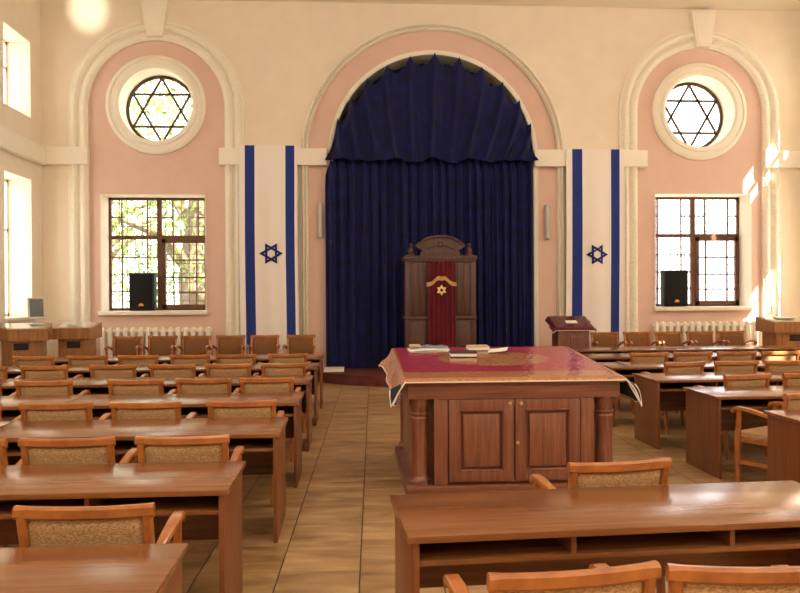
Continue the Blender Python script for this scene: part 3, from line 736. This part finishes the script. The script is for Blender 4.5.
film_o = MB().grid(ff, 60, 60).build('clear_plastic_sheet', 'film', None, (1.30, 6.2, 0), angle=80)
tag(film_o, 'clear glossy plastic sheet spread over the maroon brocade cover of the large table', 'plastic sheet')

TILT = math.atan2(.125, 1.65)
def on_top(name, x, y, rz, label, cat):
    o = empty(name, (x, y, slope(y - 6.2) + .017)); o.rotation_euler = (TILT, 0, rz); return tag(o, label, cat)
b = on_top('closed_book', 1.04, 7.28, R_(-2), 'dark covered book lying closed with white page edges, on the large covered table', 'book')
MB().box(-.12, .12, -.085, .085, .003, .033).build('pages', 'paper', b, smooth=False)
MB().box(-.125, .125, -.09, .09, 0, .004).box(-.125, .125, -.09, .09, .033, .038).box(-.125, .125, .085, .09, 0, .038).build('cover', 'bookdark', b, smooth=False)
b = on_top('closed_book', 1.24, 7.66, R_(4), 'tan covered book at the far edge of the table, right of the dark book', 'book')
MB().box(-.10, .10, -.07, .07, .003, .032).build('pages', 'paper', b, smooth=False)
MB().box(-.105, .105, -.075, .075, 0, .004).box(-.105, .105, -.075, .075, .032, .036).box(.10, .105, -.075, .075, 0, .036).build('cover', 'booktan', b, smooth=False)
b = on_top('paper_sheet', 1.42, 7.55, R_(-14), 'loose white paper sheet beside the tan book on the large covered table', 'paper')
MB().grid(lambda u, v: (-.09 + .18 * u, -.12 + .24 * v, .003 + .02 * u * u), 8, 4).build('sheet', 'paper', b)
b = on_top('open_booklet', .76, 7.62, R_(3), 'white paper booklet lying under the folded blue grey cloth on the table', 'booklet')
MB().grid(lambda u, v: (-.20 + .40 * u, -.12 + .24 * v, .004 + .012 * math.sin(PI * u) + .004), 16, 4).box(-.2, .2, -.12, .12, 0, .005).build('sheets', 'paper', b)
b = on_top('folded_cloth', .78, 7.68, R_(1), 'folded blue grey patterned cloth at the far left of the covered table', 'cloth')
b.location.z += .022
MB().grid(lambda u, v: (-.19 + .36 * u, -.06 + .13 * v, .004 + .022 * (math.sin(PI * v) ** .5) * (.7 + .3 * math.sin(u * 17)) * (math.sin(PI * min(.97, max(.03, u))) ** .3)), 30, 10).build('fold', 'bluegrey', b)
MB().box(-.21, -.10, -.04, .06, .002, .025, .008).build('tan_fold', 'booktan', b)

# ------------------------------------------------------------------ small draped reading stand
st = empty('reading_stand', (3.86, 13.45, 0))
tag(st, 'small wooden reading stand with slanted top at the right of the dais', 'lectern')
MB().box(-.28, .27, 0, .42, .06, .98, .004).box(-.31, .30, -.02, .44, 0, .07, .008).build('body', 'stand', st)
MB().box(-.12, .24, -.012, .02, .12, .90, .01).box(-.07, .19, -.03, .01, .17, .85, .012).build('front_panel', 'stand', st)
sl2 = lambda y: 1.0 + .36 * y
mt = MB(); t = mt.bm
V = [t.verts.new(p) for p in ((-.33, -.04, .97), (.32, -.04, .97), (.32, .46, .97), (-.33, .46, .97), (-.33, -.04, sl2(-.04)), (.32, -.04, sl2(-.04)), (.32, .46, sl2(.46)), (-.33, .46, sl2(.46)))]
for f in ((0, 3, 2, 1), (4, 5, 6, 7), (0, 1, 5, 4), (1, 2, 6, 5), (2, 3, 7, 6), (3, 0, 4, 7)): t.faces.new([V[i] for i in f])
mt.build('slanted_top', 'stand', st, smooth=False)
sv = empty('stand_cover', (3.855, 13.45, 0))
tag(sv, 'maroon cloth with dark corners draped over the small reading stand right of dais', 'tablecloth')
def sdr(u, v):
    x = -.425 + .88 * u; y = -.10 + .66 * v
    ex, ey, ez = max(0, abs(x) - .335), max(0, -.05 - y), max(0, y - .47)
    sx = 1 if x > 0 else -1; px = max(-.335, min(.335, x)); py = max(-.05, min(.47, y)); z = sl2(py) + .008
    d = math.sqrt(ex * ex + ey * ey + ez * ez); c = min(1, ex * 10) * min(1, (ey + ez) * 12)
    fl = .55 + .3 * c + .2 * math.sin(y * 19)
    fl = min(.95, fl)
    return (px + sx * ex * fl, py + (ez - ey) * min(fl, .5), z - d * math.sqrt(1 - fl * fl))
c_ = MB().grid(sdr, 36, 30).build('cloth', ['brocade2', 'navycloth'] if 'brocade2' in M else ['redvelvet', 'navycloth'], sv, angle=70)
md = c_.modifiers.new('thickness', 'SOLIDIFY'); md.thickness = .004; md.offset = -1; md.material_offset = 1
se = [sdr(i / 36, 0) for i in range(36)] + [sdr(1, i / 30) for i in range(30)] + [sdr(1 - i / 36, 1) for i in range(36)] + [sdr(0, 1 - i / 30) for i in range(30)]
MB().sweep(se, .009, .009, (0, 0, 1), True).build('piping', 'piping', sv)
def sfilm(u, v):
    p = sdr(.06 + .88 * u, .06 + .88 * v); return (p[0], p[1], p[2] + .008)
tag(MB().grid(sfilm, 30, 24).build('clear_plastic_sheet', 'film', None, (3.855, 13.45, 0), angle=80), 'clear plastic sheet over the maroon cloth of the small reading stand', 'plastic sheet')
pb = empty('pamphlet', (3.86, 13.62, sl2(.17) + .022)); pb.rotation_euler = (math.atan(.36), 0, 0)
tag(pb, 'small white pamphlet lying on the draped reading stand right of the dais', 'pamphlet')
MB().box(-.10, .10, -.06, .06, 0, .008, .002).build('pages', 'paper', pb)

# ------------------------------------------------------------------ side lecterns and the monitor
def lectern(x, y, rz, w, zt, label, cut=False):
    r = empty('side_lectern', (x, y, 0), rz); d = .6; h = w / 2
    def out(i): return [(-h + i, d - i), (-h + i, .30 + i * .4), (-h + .24 + i * .4, i), (h - i, i), (h - i, d - i)] if cut else [(-h + i, d - i), (-h + i, i), (h - i, i), (h - i, d - i)]
    MB().prism(out(.08), [], .06, zt - .22, 'Z').build('body', 'lectern', r, smooth=False)
    MB().prism(out(.05), [], 0, .07, 'Z').build('plinth', 'lectern', r, smooth=False)
    m = MB().prism(out(0), [], zt - .23, zt, 'Z')
    for v in m.bm.verts:
        if v.co.z > zt - .1: v.co.z = zt - .05 + .08 * v.co.y / d
    m.build('top_case', 'lectern', r, smooth=False)
    q = MB().prism(out(.045), [], 0, .007, 'Z')
    for v in q.bm.verts: v.co.z += zt - .049 + .08 * v.co.y / d
    q.build('glass_top', 'glasstop', r, smooth=False)
    MB().box(-.11, .11, .072, .09, zt - .38, zt - .27, .004).build('slot', 'lecterndark', r)
    return tag(r, label, 'lectern', 'side lecterns')
lectern(-5.155, 12.70, R_(14), .80, 1.12, 'wooden side lectern carrying the monitor, at the far left against the wall', True)
lectern(-4.61, 13.42, R_(3), .66, 1.10, 'wooden side lectern with glass top between the monitor lectern and left radiator')
lectern(7.70, 13.15, R_(2), .86, 1.12, 'wooden side lectern at the right edge in front of the right wall')
mo = empty('computer_monitor', (-5.06, 13.12, 1.13), R_(38))
tag(mo, 'small grey flat computer monitor standing on the far left lectern', 'monitor')
MB().box(-.10, .10, -.06, .08, 0, .018, .006).box(-.025, .025, .02, .05, .01, .14, .004).build('stand', 'plastic', mo)
sh = Matrix.Rotation(R_(-8), 4, 'X')
MB().box(-.125, .125, -.02, .03, .09, .44, .01, 0, sh).build('casing', 'plastic', mo)
MB().box(-.105, .105, -.026, -.018, .125, .415, .002, 0, sh).build('screen', 'screen', mo)
bx = empty('paper_stack', (-4.68, 13.62, 1.10), R_(8))
tag(bx, 'stack of white papers on the glass topped lectern left of the radiator', 'papers')
MB().box(-.08, .08, -.1, .1, .012, .05, .002).build('sheets', 'paper', bx)
bx = empty('paper_stack', (7.62, 13.45, 1.115), R_(-12))
tag(bx, 'white papers lying on the lectern at the right edge', 'papers')
MB().box(-.16, .16, -.11, .11, .012, .03, .002).build('sheets', 'paper', bx)

# ------------------------------------------------------------------ outside
struct(MB().box(-40, 45, YO + .6, 70, -.9, -.6).build('ground', 'ground', smooth=False))
def tree(x, y, tr, th, crown, nleaf, label, seed):
    q = random.Random(seed); r = empty('courtyard_tree', (x, y, -.6))
    pts = [(0, 0, -.1), (.08, 0, 1.2), (-.05, .1, 2.6), (.1, .1, th)]
    tb = MB().sweep(pts, .1, .1, (0, 1, 0), sizes=[(tr * 2.4, tr * 2.4), (tr * 2, tr * 2), (tr * 1.8, tr * 1.8), (tr * 1.2, tr * 1.2)], round_=.8)
    for k in range(6):
        a = q.uniform(0, 2 * PI); z = th * q.uniform(.55, 1); L = crown[0] * .8
        tb.sweep([(0, .1, z), (L * .5 * math.cos(a), L * .5 * math.sin(a), z + 1.0), (L * math.cos(a), L * math.sin(a), z + 1.3)], .1, .1, sizes=[(tr, tr), (tr * .6, tr * .6), (tr * .2, tr * .2)], round_=.8)
    tb.build('trunk', 'bark', r)
    m = MB(); t = m.bm
    for k in range(nleaf):
        a = q.uniform(0, 2 * PI); rr = math.sqrt(q.random()); z0 = q.uniform(crown[1], crown[2])
        c = Vector((crown[0] * rr * math.cos(a), crown[0] * rr * math.sin(a), z0))
        c += Vector((math.sin(z0 * 5 + a * 3), math.cos(z0 * 4 + a * 5), 0)) * .2
        s = q.uniform(.05, .11); d = Vector((q.uniform(-1, 1), q.uniform(-1, 1), q.uniform(-1.6, .2))).normalized(); e = d.cross(Vector((q.uniform(-1, 1), q.uniform(-1, 1), q.uniform(-1, 1)))).normalized()
        vs = [t.verts.new(c), t.verts.new(c + d * s + e * s * .45), t.verts.new(c + d * s * 2.2), t.verts.new(c + d * s - e * s * .45)]
        t.faces.new(vs)
    m.build('foliage', 'leaf', r, smooth=False)
    return tag(r, label, 'tree', 'courtyard trees')
tree(-3.9, 20.2, .42, 4.6, (2.6, 2.4, 8.5), 4200, 'leafy tree with thick trunk seen through the left square window', 3)
tree(-8.3, 26.5, .3, 4.6, (2.9, 1.2, 9.0), 5200, 'green tree farther back, behind the thick trunk in the left window', 5)
tree(-1.9, 27.8, .3, 4.6, (3.2, 2.0, 9.0), 5200, 'green tree farther back at the right side of the left window', 8)

# ------------------------------------------------------------------ light
w = bpy.data.worlds.new('daylight'); sc.world = w; w.use_nodes = True
bg = w.node_tree.nodes['Background']; bg.inputs['Color'].default_value = (1.0, .985, .96, 1); bg.inputs['Strength'].default_value = 3.6
sun = bpy.data.lights.new('sun', 'SUN'); sun.energy = 26; sun.angle = R_(.7); sun.color = (1, .93, .82)
so = bpy.data.objects.new('sun', sun); COL.objects.link(so)
d = Vector((-1.0, .96, -1.38)); so.rotation_euler = d.to_track_quat('-Z', 'Y').to_euler()
def portal(x, y, z, sx, sz, direction):
    L = bpy.data.lights.new('window_portal', 'AREA'); L.shape = 'RECTANGLE'; L.size = sx; L.size_y = sz; L.cycles.is_portal = True
    o = bpy.data.objects.new('window_portal', L); COL.objects.link(o); o.location = (x, y, z)
    o.rotation_euler = Vector(direction).to_track_quat('-Z', 'Z').to_euler()
for y0, y1 in SIDE:
    for z0, z1 in ZW:
        portal(XL - .5, (y0 + y1) / 2, (z0 + z1) / 2, y1 - y0, z1 - z0, (1, 0, 0))
        portal(XR + .5, (y0 + y1) / 2, (z0 + z1) / 2, y1 - y0, z1 - z0, (-1, 0, 0))
for a, b, z0, z1 in (LW, RW): portal((a + b) / 2, YO + .1, (z0 + z1) / 2, b - a, z1 - z0, (0, -1, 0))
for cx, cz, r in (LRD, RRD): portal(cx, YO + .1, cz, 2 * r, 2 * r, (0, -1, 0))

for x, y, e in ((-1.6, -1.5, 200), (4.6, -1.5, 210), (-1.6, 4.0, 40), (4.6, 4.0, 60), (-1.6, 8.5, 30), (5.6, 8.5, 90)):   # unseen point lights added under the ceiling as fill
    L = bpy.data.lights.new('added_fill_light', 'POINT'); L.energy = e; L.shadow_soft_size = .3; L.color = (1, .95, .89)
    o = bpy.data.objects.new('added_fill_light', L); COL.objects.link(o); o.location = (x, y, 6.3)
L = bpy.data.lights.new('added_glow_spot', 'SPOT'); L.energy = 5500; L.spot_size = R_(4.2); L.spot_blend = 1; L.shadow_soft_size = .05; L.color = (1, .92, .78)  # added spotlight standing in for a sun reflection high on the back wall
o = bpy.data.objects.new('added_glow_spot', L); COL.objects.link(o); o.location = (-4.0, 4.0, .9)
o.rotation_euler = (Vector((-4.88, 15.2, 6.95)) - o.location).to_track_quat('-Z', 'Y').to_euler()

# ------------------------------------------------------------------ camera
f_, th, rho, pitch = 790.0, R_(3.6), .0055, 4.2 / 790
cam = bpy.data.cameras.new('camera'); cam.sensor_width = 36; cam.lens = f_ / 800 * 36; cam.clip_start = .05
co = bpy.data.objects.new('camera', cam); COL.objects.link(co)
F = Vector((math.sin(th) * math.cos(pitch), math.cos(th) * math.cos(pitch), -math.sin(pitch)))
Rt = Vector((math.cos(th), -math.sin(th), 0)); U = Rt.cross(F)
X = Rt * math.cos(rho) - U * math.sin(rho); Y = Rt * math.sin(rho) + U * math.cos(rho)
mw = Matrix((X, Y, -F)).transposed().to_4x4(); mw.translation = (0, 0, 1.62); co.matrix_world = mw
sc.camera = co
sc.cycles.use_denoising = True; sc.cycles.max_bounces = 10; sc.cycles.diffuse_bounces = 6; sc.cycles.transparent_max_bounces = 16
sc.cycles.sample_clamp_indirect = 8
sc.cycles.caustics_reflective = False
vs = sc.view_settings; vs.view_transform = 'Standard'; vs.look = 'None'; vs.gamma = 1; vs.use_curve_mapping = False; vs.exposure = 0.62
